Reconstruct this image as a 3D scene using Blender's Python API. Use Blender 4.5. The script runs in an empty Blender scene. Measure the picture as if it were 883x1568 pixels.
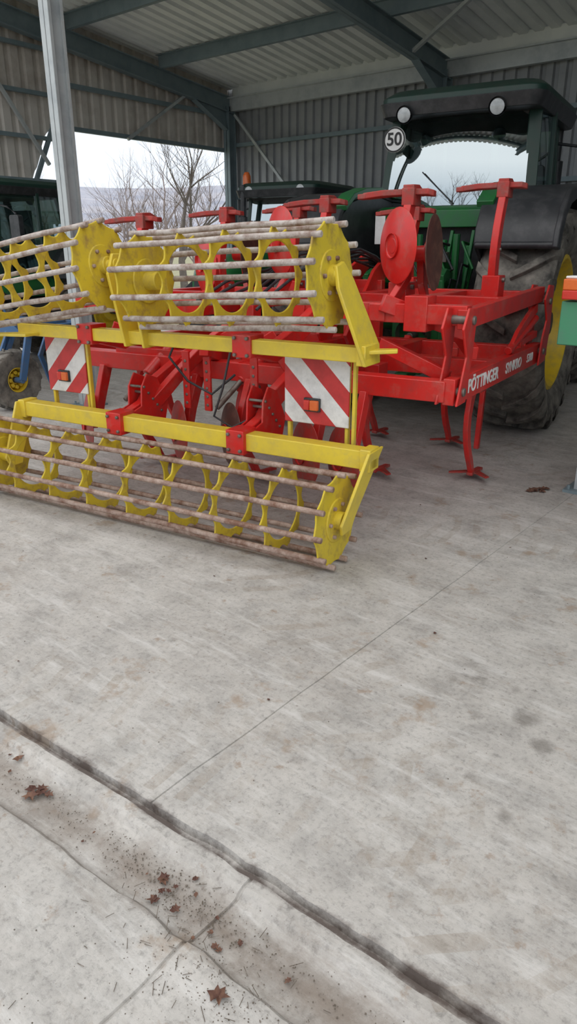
import bpy, bmesh, math, random
from mathutils import Vector, Matrix, noise
random.seed(3)
V=Vector
scene=bpy.context.scene
try:
    scene.view_settings.view_transform='Standard'
    scene.view_settings.look='None'
except Exception: pass

# ---------------------------------------------------------------- materials
def newmat(name):
    m=bpy.data.materials.new(name); m.use_nodes=True
    nt=m.node_tree; b=nt.nodes['Principled BSDF']
    return m,nt,b
def noise_n(nt,scale,detail=4,rough=.6,vec=None):
    n=nt.nodes.new('ShaderNodeTexNoise'); n.inputs['Scale'].default_value=scale
    n.inputs['Detail'].default_value=detail; n.inputs['Roughness'].default_value=rough
    if vec is not None: nt.links.new(vec,n.inputs['Vector'])
    return n
def ramp(nt,fac,stops):
    r=nt.nodes.new('ShaderNodeValToRGB'); e=r.color_ramp.elements
    while len(e)<len(stops): e.new(.5)
    for i,(p,c) in enumerate(stops):
        e[i].position=p; e[i].color=(c[0],c[1],c[2],1) if hasattr(c,'__len__') else (c,c,c,1)
    nt.links.new(fac,r.inputs['Fac']); return r
def mixc(nt,fac,a,b,mode='MIX'):
    m=nt.nodes.new('ShaderNodeMix'); m.data_type='RGBA'; m.blend_type=mode
    if isinstance(fac,(int,float)): m.inputs[0].default_value=fac
    else: nt.links.new(fac,m.inputs[0])
    for s,i in ((a,6),(b,7)):
        if hasattr(s,'__len__'): m.inputs[i].default_value=(s[0],s[1],s[2],1)
        else: nt.links.new(s,m.inputs[i])
    return m.outputs[2]
def math_n(nt,op,a,b=None,c=None):
    n=nt.nodes.new('ShaderNodeMath'); n.operation=op
    for i,x in enumerate((a,b,c)):
        if x is None: continue
        if isinstance(x,(int,float)): n.inputs[i].default_value=x
        else: nt.links.new(x,n.inputs[i])
    return n.outputs[0]
def coord(nt):
    return nt.nodes.new('ShaderNodeTexCoord').outputs['Object']
def bump(nt,b,h,strength=.3,dist=.01):
    n=nt.nodes.new('ShaderNodeBump'); n.inputs['Strength'].default_value=strength; n.inputs['Distance'].default_value=dist
    nt.links.new(h,n.inputs['Height']); nt.links.new(n.outputs[0],b.inputs['Normal'])
def paint(name,col,col2,rough=.4,metal=0,scale=9,lo=.45,hi=.72,bmp=.1,dust=None):
    m,nt,b=newmat(name); c=coord(nt)
    n=noise_n(nt,scale,6,.65,c); r=ramp(nt,n.outputs[0],[(lo,col),(hi,col2)])
    o=r.outputs[0]
    if dust:
        n3=noise_n(nt,dust[1],7,.75,c); r3=ramp(nt,n3.outputs[0],[(.50,0.0),(.70,1.0)])
        o=mixc(nt,math_n(nt,'MULTIPLY',r3.outputs[0],dust[2]),o,dust[0])
    nt.links.new(o,b.inputs['Base Color'])
    b.inputs['Roughness'].default_value=rough; b.inputs['Metallic'].default_value=metal
    n2=noise_n(nt,scale*6,3,.6,c); bump(nt,b,n2.outputs[0],bmp,.004)
    return m
M={}
M['red']=paint('red_paint',(.62,.018,.014),(.44,.030,.026),.34,dust=((.38,.15,.12),7,.45))
M['redd']=paint('red_worn',(.42,.035,.028),(.20,.075,.06),.5,scale=14,dust=((.25,.16,.14),18,.5))
M['yel']=paint('yellow_paint',(.74,.56,.045),(.62,.46,.06),.42,lo=.4,hi=.75,dust=((.40,.33,.14),10,.4))
M['yelr']=paint('yellow_worn',(.66,.50,.035),(.38,.25,.06),.55,scale=16,lo=.50,hi=.72,dust=((.30,.22,.10),6,.45))
M['grn']=paint('green_paint',(.014,.14,.035),(.03,.11,.055),.32)
M['grnl']=paint('green_faded',(.06,.26,.14),(.08,.23,.15),.45)
M['rim']=paint('rim_yellow',(.68,.47,.02),(.45,.33,.06),.45)
M['blk']=paint('black_plastic',(.022,.024,.028),(.055,.055,.06),.42)
M['roofg']=paint('dark_green_cab',(.010,.038,.028),(.02,.038,.03),.4)
M['tyre']=paint('tyre_rubber',(.050,.047,.043),(.26,.24,.21),.85,scale=6,lo=.35,hi=.70,bmp=.4)
M['rust']=paint('rusty_steel',(.17,.085,.055),(.40,.30,.25),.7,scale=13,lo=.36,hi=.60,bmp=.5,dust=((.15,.06,.03),30,.7))
M['rustl']=paint('worn_grey_steel_rust',(.22,.14,.11),(.50,.45,.42),.6,scale=11,lo=.34,hi=.56,bmp=.5,dust=((.18,.08,.045),26,.7))
M['steel']=paint('worn_steel',(.22,.20,.18),(.12,.09,.07),.5,.6,scale=18)
M['beam']=paint('blue_grey_steel',(.18,.235,.26),(.13,.18,.205),.5,scale=3)
M['galv']=paint('galvanised_steel',(.48,.51,.52),(.35,.38,.40),.45,.2,scale=4)
M['white']=paint('white_plastic',(.8,.8,.8),(.65,.65,.63),.5)
M['blue']=paint('blue_paint',(.05,.13,.28),(.10,.12,.16),.5)
M['orange']=paint('orange_lens',(.70,.15,.03),(.6,.10,.02),.2)
M['redl']=paint('red_lens',(.6,.04,.03),(.5,.03,.02),.2)
M['lamp']=paint('lamp_glass',(.55,.58,.60),(.30,.32,.33),.12)
M['roof']=paint('roof_sheet',(.80,.83,.83),(.66,.70,.71),.45,.0,scale=1.2)
M['wall']=paint('wall_sheet',(.29,.30,.315),(.21,.22,.23),.5,.1,scale=1.5)
M['side']=paint('side_sheet',(.60,.56,.52),(.38,.33,.29),.6,scale=1.5)
M['bark']=paint('bark',(.10,.085,.075),(.16,.14,.125),.9)
M['twig']=paint('twig',(.22,.18,.175),(.32,.27,.26),.9)
M['leaf']=paint('dry_leaf',(.085,.035,.025),(.24,.13,.08),.8,scale=20)
M['dirt']=paint('dirt_crumbs',(.11,.09,.07),(.26,.22,.19),.95,scale=30)
M['brown']=paint('bronze_disc',(.10,.05,.04),(.22,.11,.08),.4,.4,scale=12)
M['black_ink']=paint('black_ink',(.01,.01,.01),(.02,.02,.02),.5)
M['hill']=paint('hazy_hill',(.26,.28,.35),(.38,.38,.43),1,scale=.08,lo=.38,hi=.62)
M['grass']=paint('winter_grass',(.22,.22,.12),(.36,.32,.24),.95,scale=1.5)

def stripe_mat(name,sgn):
    m,nt,b=newmat(name); c=coord(nt)
    s=nt.nodes.new('ShaderNodeSeparateXYZ'); nt.links.new(c,s.inputs[0])
    a=math_n(nt,'MULTIPLY_ADD',s.outputs[2],sgn,s.outputs[0])
    d=math_n(nt,'MULTIPLY_ADD',a,3.7,20.35 if sgn>0 else 20.5)
    f=math_n(nt,'FRACT',d); g=math_n(nt,'GREATER_THAN',f,.5)
    n=noise_n(nt,9,6,.7,c); dr=ramp(nt,n.outputs[0],[(.42,1.0),(.72,.68)])
    o=mixc(nt,g,(.74,.74,.74),(.54,.035,.035)); o=mixc(nt,1.0,o,dr.outputs[0],'MULTIPLY')
    nt.links.new(o,b.inputs['Base Color']); b.inputs['Roughness'].default_value=.45
    return m
M['strR']=stripe_mat('warning_stripes_a',1)
M['strL']=stripe_mat('warning_stripes_b',-1)

def glass():
    m,nt,b=newmat('cab_glass'); nt.nodes.remove(b)
    out=nt.nodes['Material Output']
    t=nt.nodes.new('ShaderNodeBsdfTransparent'); t.inputs[0].default_value=(.38,.48,.45,1)
    g=nt.nodes.new('ShaderNodeBsdfGlossy'); g.inputs[0].default_value=(.85,.95,1,1); g.inputs['Roughness'].default_value=.01
    x=nt.nodes.new('ShaderNodeMixShader'); x.inputs[0].default_value=.45
    nt.links.new(t.outputs[0],x.inputs[1]); nt.links.new(g.outputs[0],x.inputs[2]); nt.links.new(x.outputs[0],out.inputs[0])
    return m
M['glass']=glass()

GS=.055
def concrete():
    m,nt,b=newmat('concrete_floor'); c=coord(nt)
    n1=noise_n(nt,.7,5,.6,c); r1=ramp(nt,n1.outputs[0],[(.3,(.385,.36,.335)),(.7,(.485,.467,.445))])
    n2=noise_n(nt,4.5,9,.75,c); r2=ramp(nt,n2.outputs[0],[(.34,.70),(.50,.95),(.62,1.08)])
    o=mixc(nt,1.0,r1.outputs[0],r2.outputs[0],'MULTIPLY')
    n3=noise_n(nt,45,6,.8,c); r3=ramp(nt,n3.outputs[0],[(.34,.58),(.50,1.03)])
    o=mixc(nt,.8,o,r3.outputs[0],'MULTIPLY')
    for rot,sc,th,col,amt in ((.45,2.2,.52,(.60,.585,.57),.55),(.75,2.4,.55,(.27,.24,.21),.5),(-.5,2.0,.58,(.24,.20,.16),.5),(1.2,3.5,.57,(.58,.57,.55),.5)):
        mp=nt.nodes.new('ShaderNodeMapping'); mp.inputs['Rotation'].default_value=(0,0,rot); mp.inputs['Scale'].default_value=(1.0,5,1); nt.links.new(c,mp.inputs[0])
        n4=noise_n(nt,sc,8,.75,mp.outputs[0]); r4=ramp(nt,n4.outputs[0],[(th,0.0),(th+.12,1.0)])
        o=mixc(nt,math_n(nt,'MULTIPLY',r4.outputs[0],amt),o,col)
    for rot,off,wv,ph in ((.62,.35,7.5,.0),(-.25,1.9,8.5,.4)):
        mp=nt.nodes.new('ShaderNodeMapping'); mp.inputs['Rotation'].default_value=(0,0,rot); mp.inputs['Location'].default_value=(ph,off,0); nt.links.new(c,mp.inputs[0])
        sp=nt.nodes.new('ShaderNodeSeparateXYZ'); nt.links.new(mp.outputs[0],sp.inputs[0])
        band=math_n(nt,'ABSOLUTE',math_n(nt,'SUBTRACT',math_n(nt,'FRACT',math_n(nt,'MULTIPLY',sp.outputs[1],.42)),.5))
        inb=math_n(nt,'LESS_THAN',band,.10)
        ang=math_n(nt,'MULTIPLY_ADD',band,3.2,math_n(nt,'MULTIPLY',sp.outputs[0],wv))
        lug=math_n(nt,'GREATER_THAN',math_n(nt,'FRACT',ang),.62)
        nn=noise_n(nt,3.0,8,.8,c); rr=ramp(nt,nn.outputs[0],[(.46,0.0),(.60,1.0)])
        f=math_n(nt,'MULTIPLY',math_n(nt,'MULTIPLY',inb,lug),math_n(nt,'MULTIPLY',rr.outputs[0],.38))
        o=mixc(nt,f,o,(.26,.21,.16))
    for sc,th,col,amt in ((4.2,.60,(.29,.21,.145),.6),(10.0,.62,(.26,.185,.13),.65),(22,.64,(.17,.14,.115),.65)):
        n5=noise_n(nt,sc,6,.65,c); r5=ramp(nt,n5.outputs[0],[(th,0.0),(th+.08,1.0)])
        o=mixc(nt,math_n(nt,'MULTIPLY',r5.outputs[0],amt),o,col)
    n6=noise_n(nt,9,6,.65,c)
    for (x,y,r,k) in ((-.70,2.2,.060,.62),(-.60,2.10,.045,.55),(-.95,2.33,.05,.5),(-1.02,2.26,.03,.4),(-.57,1.71,.038,.5),(-.72,1.8,.028,.4),(-.85,2.1,.03,.4),(-.63,1.35,.03,.3),(-2.1,1.75,.03,.3),(-1.2,1.5,.03,.25),(-.80,2.36,.03,.35),(-.5,2.25,.035,.45)):
        d=nt.nodes.new('ShaderNodeVectorMath'); d.operation='DISTANCE'; nt.links.new(c,d.inputs[0]); d.inputs[1].default_value=(x,y,0)
        w=math_n(nt,'MULTIPLY_ADD',n6.outputs[0],r*2.4,d.outputs['Value'])
        q=nt.nodes.new('ShaderNodeMapRange'); nt.links.new(w,q.inputs[0]); q.inputs[1].default_value=r*1.6; q.inputs[2].default_value=r*2.3; q.inputs[3].default_value=k; q.inputs[4].default_value=0
        o=mixc(nt,q.outputs[0],o,(.12,.105,.09))
    s=nt.nodes.new('ShaderNodeSeparateXYZ'); nt.links.new(c,s.inputs[0])
    yy=math_n(nt,'MULTIPLY_ADD',math_n(nt,'ADD',s.outputs[0],1.0),-GS,s.outputs[1])
    # mud lying in the gutter bottom
    ab=math_n(nt,'ABSOLUTE',math_n(nt,'SUBTRACT',yy,.91))
    n7=noise_n(nt,6,8,.78,c)
    w=math_n(nt,'MULTIPLY_ADD',n7.outputs[0],.34,ab)
    q=nt.nodes.new('ShaderNodeMapRange'); nt.links.new(w,q.inputs[0]); q.inputs[1].default_value=.14; q.inputs[2].default_value=.28; q.inputs[3].default_value=.8; q.inputs[4].default_value=0
    o=mixc(nt,q.outputs[0],o,(.20,.16,.13))
    ab3=math_n(nt,'ABSOLUTE',math_n(nt,'SUBTRACT',yy,.822))
    w3=math_n(nt,'MULTIPLY_ADD',n6.outputs[0],.05,ab3)
    q=nt.nodes.new('ShaderNodeMapRange'); nt.links.new(w3,q.inputs[0]); q.inputs[1].default_value=.022; q.inputs[2].default_value=.042; q.inputs[3].default_value=.55; q.inputs[4].default_value=0
    o=mixc(nt,q.outputs[0],o,(.15,.12,.10))
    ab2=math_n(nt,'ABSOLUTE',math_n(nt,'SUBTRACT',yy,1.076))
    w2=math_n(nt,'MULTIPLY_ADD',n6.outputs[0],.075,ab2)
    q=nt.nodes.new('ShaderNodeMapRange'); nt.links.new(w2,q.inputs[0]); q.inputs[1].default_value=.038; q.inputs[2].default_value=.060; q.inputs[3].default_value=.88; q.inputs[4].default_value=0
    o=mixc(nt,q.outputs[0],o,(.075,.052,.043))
    nt.links.new(o,b.inputs['Base Color'])
    b.inputs['Roughness'].default_value=.75
    bump(nt,b,n3.outputs[0],.5,.005)
    return m
M['conc']=concrete()

# ---------------------------------------------------------------- geometry helpers
class Grp:
    def __init__(s,name,loc=(0,0,0),rz=0,scale=1):
        s.name=name; s.loc=loc; s.rz=rz; s.sc=scale; s.parts={}; s.extra=[]; s.bev={}
    def bm(s,part,mat):
        if part not in s.parts: s.parts[part]=(bmesh.new(),mat)
        return s.parts[part][0]
    def box(s,part,mat,c,size,rot=None):
        bm=s.bm(part,mat); m=Matrix.Translation(V(c))
        if rot is not None: m=m@rot.to_4x4()
        m=m@Matrix.Diagonal((size[0],size[1],size[2],1))
        bmesh.ops.create_cube(bm,size=1,matrix=m)
    def frame(s,p1,p2,up):
        d=(V(p2)-V(p1)); L=d.length; d.normalize(); up=V(up)
        if abs(d.dot(up))>.98: up=V((0,1,0)) if abs(d.y)<.9 else V((1,0,0))
        x=d.cross(up).normalized(); z=x.cross(d).normalized()
        return L,Matrix((x,d,z)).transposed()
    def beam(s,part,mat,p1,p2,w,h,up=(0,0,1)):
        L,R=s.frame(p1,p2,up)
        s.box(part,mat,(V(p1)+V(p2))/2,(w,L,h),R)
    def cyl(s,part,mat,p1,p2,r,r2=None,seg=16):
        bm=s.bm(part,mat); L,R=s.frame(p1,p2,(0,0,1))
        R2=R@Matrix.Rotation(-math.pi/2,3,'X')
        m=Matrix.Translation((V(p1)+V(p2))/2)@R2.to_4x4()
        bmesh.ops.create_cone(bm,cap_ends=True,segments=seg,radius1=r,radius2=r if r2 is None else r2,depth=L,matrix=m)
    def plate(s,part,mat,pts,th):
        bm=s.bm(part,mat); th=V(th)
        a=[bm.verts.new(V(p)) for p in pts]; b=[bm.verts.new(V(p)+th) for p in pts]
        n=len(pts)
        bm.faces.new(a); bm.faces.new(b[::-1])
        for i in range(n): bm.faces.new((a[i],b[i],b[(i+1)%n],a[(i+1)%n]))
    def lathe(s,part,mat,prof,o,axis,seg=32,close=False):
        bm=s.bm(part,mat); o=V(o); ax=V(axis).normalized()
        t=V((0,0,1)) if abs(ax.z)<.9 else V((1,0,0))
        u=ax.cross(t).normalized(); w=ax.cross(u).normalized()
        rings=[]
        for (a,r) in prof:
            if r<1e-5: rings.append([bm.verts.new(o+ax*a)]); continue
            rings.append([bm.verts.new(o+ax*a+(u*math.cos(2*math.pi*k/seg)+w*math.sin(2*math.pi*k/seg))*r) for k in range(seg)])
        if close: rings.append(rings[0])
        for A,B in zip(rings,rings[1:]):
            for k in range(seg):
                k2=(k+1)%seg
                if len(A)==1 and len(B)==1: continue
                if len(A)==1: bm.faces.new((A[0],B[k2],B[k]))
                elif len(B)==1: bm.faces.new((A[k],A[k2],B[0]))
                else: bm.faces.new((A[k],A[k2],B[k2],B[k]))
    def tube(s,part,mat,pts,r,seg=8,rad=None):
        bm=s.bm(part,mat); pts=[V(p) for p in pts]; rings=[]
        for i,p in enumerate(pts):
            d=(pts[min(i+1,len(pts)-1)]-pts[max(i-1,0)]).normalized()
            t=V((0,0,1)) if abs(d.z)<.9 else V((1,0,0))
            u=d.cross(t).normalized(); w=d.cross(u).normalized()
            rr=rad[i] if rad else r
            rings.append([bm.verts.new(p+(u*math.cos(2*math.pi*k/seg)+w*math.sin(2*math.pi*k/seg))*rr) for k in range(seg)])
        for A,B in zip(rings,rings[1:]):
            for k in range(seg):
                bm.faces.new((A[k],A[(k+1)%seg],B[(k+1)%seg],B[k]))
        bm.faces.new(rings[0][::-1]); bm.faces.new(rings[-1])
    def sweep(s,part,mat,path,w,hs,side=(1,0,0)):
        bm=s.bm(part,mat); path=[V(p) for p in path]; sd=V(side).normalized(); rings=[]
        for i,p in enumerate(path):
            d=(path[min(i+1,len(path)-1)]-path[max(i-1,0)]).normalized()
            n=d.cross(sd).normalized(); h=hs[i] if hasattr(hs,'__len__') else hs
            rings.append([bm.verts.new(p+sd*a*w/2+n*b*h/2) for a,b in ((-1,-1),(1,-1),(1,1),(-1,1))])
        for A,B in zip(rings,rings[1:]):
            for k in range(4): bm.faces.new((A[k],A[(k+1)%4],B[(k+1)%4],B[k]))
        bm.faces.new(rings[0][::-1]); bm.faces.new(rings[-1])
    def loft(s,part,mat,secs,cap=True):
        bm=s.bm(part,mat); rings=[[bm.verts.new(V(p)) for p in sec] for sec in secs]; n=len(rings[0])
        for A,B in zip(rings,rings[1:]):
            for k in range(n): bm.faces.new((A[k],A[(k+1)%n],B[(k+1)%n],B[k]))
        if cap: bm.faces.new(rings[0][::-1]); bm.faces.new(rings[-1])
    def quad(s,part,mat,pts):
        bm=s.bm(part,mat); bm.faces.new([bm.verts.new(V(p)) for p in pts])
    def grid(s,part,mat,fn,nu,nv):
        bm=s.bm(part,mat); g=[[bm.verts.new(fn(i/nu,j/nv)) for i in range(nu+1)] for j in range(nv+1)]
        for a,b in zip(g,g[1:]):
            for k in range(nu): bm.faces.new((a[k],a[k+1],b[k+1],b[k]))
    def text(s,part,mat,txt,size,loc,rot,ext=.001):
        cu=bpy.data.curves.new(part,'FONT'); cu.body=txt; cu.size=size; cu.extrude=ext; cu.align_x='CENTER'; cu.align_y='CENTER'; cu.offset=size*.02
        cu.materials.append(M[mat]); o=bpy.data.objects.new(part,cu); scene.collection.objects.link(o)
        o.location=loc; o.rotation_euler=rot; s.extra.append(o)
    def finish(s,bevel=0,smooth=35):
        obs=[]
        single=len(s.parts)==1 and not s.extra
        for pn,(bm,mt) in s.parts.items():
            bmesh.ops.recalc_face_normals(bm,faces=bm.faces[:])
            me=bpy.data.meshes.new(pn); bm.to_mesh(me); bm.free()
            me.polygons.foreach_set('use_smooth',[True]*len(me.polygons))
            try: me.set_sharp_from_angle(angle=math.radians(smooth))
            except Exception: pass
            me.materials.append(M[mt])
            o=bpy.data.objects.new(s.name if single else pn,me); scene.collection.objects.link(o)
            bw=s.bev.get(pn,bevel)
            if bw:
                md=o.modifiers.new('bevel','BEVEL'); md.width=bw; md.segments=2; md.limit_method='ANGLE'; md.angle_limit=math.radians(40); md.harden_normals=False
            obs.append(o)
        if single: root=obs[0]
        else:
            root=bpy.data.objects.new(s.name,None); scene.collection.objects.link(root); root.empty_display_size=.2
            for o in obs+s.extra: o.parent=root
        root.location=s.loc; root.rotation_euler=(0,0,s.rz); root.scale=(s.sc,)*3
        return root

def rrect(cx,cy,z,hx,hy,r,n=4,plane='xy'):
    pts=[]
    for (qx,qy,a0) in ((1,1,0),(-1,1,90),(-1,-1,180),(1,-1,270)):
        for k in range(n+1):
            a=math.radians(a0+90*k/n)
            pts.append((cx+qx*(hx-r)+r*math.cos(a),cy+qy*(hy-r)+r*math.sin(a)))
    if plane=='xy': return [(x,y,z) for x,y in pts]
    return [(x,z,y) for x,y in pts]

# ---------------------------------------------------------------- shed shell
XL,XR,YB,YF=-11.45,6.0,12.0,3.7
def zroof(y): return 4.45+.12*(YB-y)
def gsh(x,y):
    if y<.0 or y>2.2: w=0
    elif y<.5: w=y/.5
    elif y<1.2: w=1
    else: w=(2.2-y)/1.0
    return GS*(max(-4,min(1,x))+1.0)*w
def build_floor():
    xs=[-12.0,-10,-8,-6.5,-5.5]+[-5+.05*i for i in range(133)]+[2.2,3,4.5,6.1]
    xs=[x for x in xs if abs(x+1.43)>.022 and abs(x+1.0)>.022]
    xs+=[-1.4345,-1.4320,-1.4285,-1.426,-1.006,-1.003,-.997,-.994]; xs.sort()
    prof=[(-5,0),(-2,0),(-1,0),(-.5,0),(0,0),(.15,0),(.3,0),(.42,0),(.5,0),(.58,0),(.66,0),(.72,0),(.77,0),(.80,-.001),(.812,-.003),(.826,-.020),(.85,-.026),(.88,-.028),(.93,-.030),(.97,-.029),(.995,-.024),(1.008,-.010),(1.025,-.005),(1.045,-.005),(1.056,-.006),(1.061,-.028),(1.087,-.028),(1.091,-.001),(1.12,0)]
    prof+=[(1.12+.14*i,0) for i in range(1,40)]+[(7.5,0),(9,0),(12.15,0)]
    bm=bmesh.new(); g=[]
    for (y,z) in prof:
        row=[]
        for x in xs:
            zz=z; xx=x; yy=y+gsh(x,y)
            if .6<y<1.1:
                lo=1.6 if y<.9 else 1
                yy+=.014*noise.noise(V((x*1.3,0,0)))+lo*.012*noise.noise(V((x*9,round(y),1)))+.007*noise.noise(V((x*23,round(y),1)))
                if z<-.004: zz=z+.010*noise.noise(V((x*4,y*9,3)))
                elif y<.8: zz=z+.004*noise.noise(V((x*5,y*9,3)))
            if abs(x+1.43)<.02:
                xx=x+.006*noise.noise(V((y*3,5,0)))+.004*noise.noise(V((y*14,5,0)))
                if abs(x+1.43)<.002 and y>1.09: zz=z-.007
            if abs(x+1.0)<.02:
                xx=x+.02*noise.noise(V((y*4,9,0)))
                if abs(x+1.0)<.004 and y<1.06: zz=z-.007
            row.append(bm.verts.new((xx,yy,zz)))
        g.append(row)
    for a,b in zip(g,g[1:]):
        for k in range(len(xs)-1): bm.faces.new((a[k],a[k+1],b[k+1],b[k]))
    me=bpy.data.meshes.new('floor'); bm.to_mesh(me); bm.free(); me.materials.append(M['conc'])
    o=bpy.data.objects.new('floor',me); scene.collection.objects.link(o)
build_floor()

def corr(name,mat,u0,u1,pitch,h,fn,kmax=1):
    bm=bmesh.new(); us=[]; u=u0
    while u<u1:
        for f,d in ((0,0),(.52,0),(.62,h),(.90,h)):
            if u+f*pitch<=u1: us.append((u+f*pitch,d))
        u+=pitch
    us.append((u1,0)); rows=[]
    for (u,d) in us: rows.append([bm.verts.new(fn(u,d,k/kmax)) for k in range(kmax+1)])
    for a,b in zip(rows,rows[1:]):
        for k in range(kmax): bm.faces.new((a[k],a[k+1],b[k+1],b[k]))
    me=bpy.data.meshes.new(name); bm.to_mesh(me); bm.free(); me.materials.append(M[mat])
    o=bpy.data.objects.new(name,me); scene.collection.objects.link(o); return o
corr('ceiling','roof',XL-.4,XR+.3,.25,.065,lambda u,d,k:(u,YF+(YB+.1-YF)*k,zroof(YF+(YB+.1-YF)*k)+.20+d))
corr('wall_back','wall',XL-.25,XR+.2,.2,.045,lambda u,d,k:(u,YB+.12+d,4.80*k))
def sidef(u,d,k):
    if u>7.75: zb=3.5
    elif u>7.35: zb=2.65+(u-7.35)/.4*.85
    else: zb=2.65
    zt=zroof(u)+.27
    return (XL-.14-d,u,zb+(zt-zb)*k)
corr('wall_left','side',YF,YB+.15,.25,.04,sidef)
corr('wall_right','wall',YF,YB+.15,.2,.04,lambda u,d,k:(XR+.14+d,u,(zroof(u)+.27)*k))

def ibeam(g,part,mat,p1,p2,w,h,up=(0,0,1),t=.014):
    L,R=g.frame(p1,p2,up); n=R.col[2]
    g.beam(part,mat,p1,p2,t,h,up)
    for s in (-1,1):
        o=n*s*(h/2-t/2); g.beam(part,mat,V(p1)+o,V(p2)+o,w,t,up)
cols=[-11.4,-6.50,-1.38,3.6]
for i,x in enumerate(cols):
    yf=4.50 if i!=2 else 4.98
    c=Grp('steel_column'); mt='galv'
    h=zroof(yf)-.3
    for s in (-1,1):
        c.box('channels',mt,(x+s*.010,yf,h/2),(.010,.16,h))
        for q in (-1,1):
            c.box('channels',mt,(x+s*.040,yf+q*.077,h/2),(.06,.008,h))
            c.box('channels',mt,(x+s*.070,yf+q*.065,h/2),(.006,.028,h))
    c.box('base_plate','beam',(x,yf,.01),(.26,.28,.02))
    for a in (-1,1):
        for b in (-1,1): c.cyl('base_plate','beam',(x+a*.10,yf+b*.11,.0),(x+a*.10,yf+b*.11,.05),.012,seg=6)
    c.finish()
    c=Grp('steel_column'); h=4.3
    ibeam(c,'i_section','beam',(x,YB-.08,0),(x,YB-.08,h),.16,.2,(0,1,0))
    c.box('base_plate','beam',(x,YB-.08,.01),(.26,.22,.02))
    c.finish()
    r=Grp('roof_rafter')
    ibeam(r,'i_section','beam',(x,YF+.05,zroof(YF+.05)-.14),(x,YB-.0,zroof(YB)-.14),.16,.28)
    r.plate('haunch','beam',[(x-.006,YB-.15,3.85),(x-.006,YB-1.05,zroof(YB-1.05)-.27),(x-.006,YB-.15,zroof(YB)-.27)],(.012,0,0))
    r.beam('haunch','beam',(x,YB-.16,3.85),(x,YB-1.07,zroof(YB-1.05)-.28),.14,.012)
    r.finish()
pur=Grp('roof_purlins')
for y in (4.2,6.15,8.1,10.05):
    z=zroof(y)+.09
    pur.box('z_sections','beam',(-2.7,y,z),(17.3,.010,.20))
    pur.box('z_sections','beam',(-2.7,y+.035,z-.096),(17.3,.07,.008))
    pur.box('z_sections','beam',(-2.7,y-.035,z+.096),(17.3,.07,.008))
pur.finish()
e=Grp('eave_beam')
e.box('back_beam','galv',(-2.7,YB-.02,4.33),(17.4,.10,.24))
e.box('back_beam','galv',(-2.7,YB-.10,4.445),(17.4,.08,.02))
e.box('flashing','roof',(-2.7,YB+.04,4.57),(17.4,.02,.24))
e.finish()
gt=Grp('wall_girts')
for z in (1.3,2.6,3.6): gt.box('back_girts','beam',(-2.7,YB+.07,z),(17.4,.08,.07))
for z in (3.5,4.15): gt.box('side_girts','beam',(XL-.06,9.85,z),(.07,4.2,.07))
for z in (2.65,3.3,3.95,4.6): gt.box('side_girts','beam',(XL-.06,5.75,z),(.07,4.0,.06))
gt.beam('side_girts','beam',(XL-.05,7.75,3.45),(XL-.05,7.35,2.65),.06,.06)
gt.beam('braces','galv',(-11.3,YB-.02,4.15),(-9.7,YB-.0,2.5),.05,.05)
gt.beam('braces','beam',(XL+.0,11.0,4.5),(XL+.0,9.3,3.45),.05,.05)
gt.beam('braces','beam',(XL,7.6,2.9),(XL,6.2,4.9),.05,.05)
gt.beam('braces','beam',(-6.4,YB-.1,3.2),(-7.5,YB-.05,2.2),.04,.04)
gt.beam('braces','beam',(-6.4,YB-1.3,4.36),(-5.2,YB-1.95,4.66),.05,.05)
gt.finish()

# ---------------------------------------------------------------- outside
gr=Grp('ground')
bm=gr.bm('field','grass')
N=40
vs=[[bm.verts.new((-300+600*i/N,-200+600*j/N,-.07)) for i in range(N+1)] for j in range(N+1)]
for j in range(N):
    for i in range(N): bm.faces.new((vs[j][i],vs[j][i+1],vs[j+1][i+1],vs[j+1][i]))
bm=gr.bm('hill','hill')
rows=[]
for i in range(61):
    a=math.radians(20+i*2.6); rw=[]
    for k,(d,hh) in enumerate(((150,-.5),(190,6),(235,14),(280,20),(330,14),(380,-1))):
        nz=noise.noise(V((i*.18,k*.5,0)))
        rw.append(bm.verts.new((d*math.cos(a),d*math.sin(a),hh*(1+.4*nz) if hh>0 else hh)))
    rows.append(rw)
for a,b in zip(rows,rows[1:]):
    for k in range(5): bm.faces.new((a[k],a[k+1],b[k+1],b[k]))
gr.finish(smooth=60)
def tree(loc,h,seed,levels=5,r0=.14,mat='bark'):
    rnd=random.Random(seed); t=Grp('bare_tree',loc)
    def br(p,d,L,r,lv):
        n=3; pts=[p]; rad=[r]; q=p.copy(); dd=d.copy()
        for i in range(n):
            dd=(dd+V((rnd.uniform(-.22,.22),rnd.uniform(-.22,.22),rnd.uniform(-.05,.14)))).normalized()
            q=q+dd*L/n; pts.append(q.copy()); rad.append(r*(1-.42*(i+1)/n))
        t.tube('branches',mat,pts,r,5 if lv>2 else 3,rad)
        if lv<=0: return
        for k in range(rnd.choice((2,3,3)) if lv>1 else 3):
            j=rnd.choice((1,2,3)); s=pts[j]
            ax=V((rnd.uniform(-1,1),rnd.uniform(-1,1),rnd.uniform(-.1,.7))).normalized()
            nd=(dd*.75+ax*.85).normalized()
            br(s,nd,L*rnd.uniform(.58,.82),rad[j]*.62,lv-1)
        br(pts[-1],dd,L*.75,rad[-1]*.85,lv-1)
    br(V((0,0,-.1)),V((0,0,1)),h*.28,r0,levels)
    t.finish(smooth=60)
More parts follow.
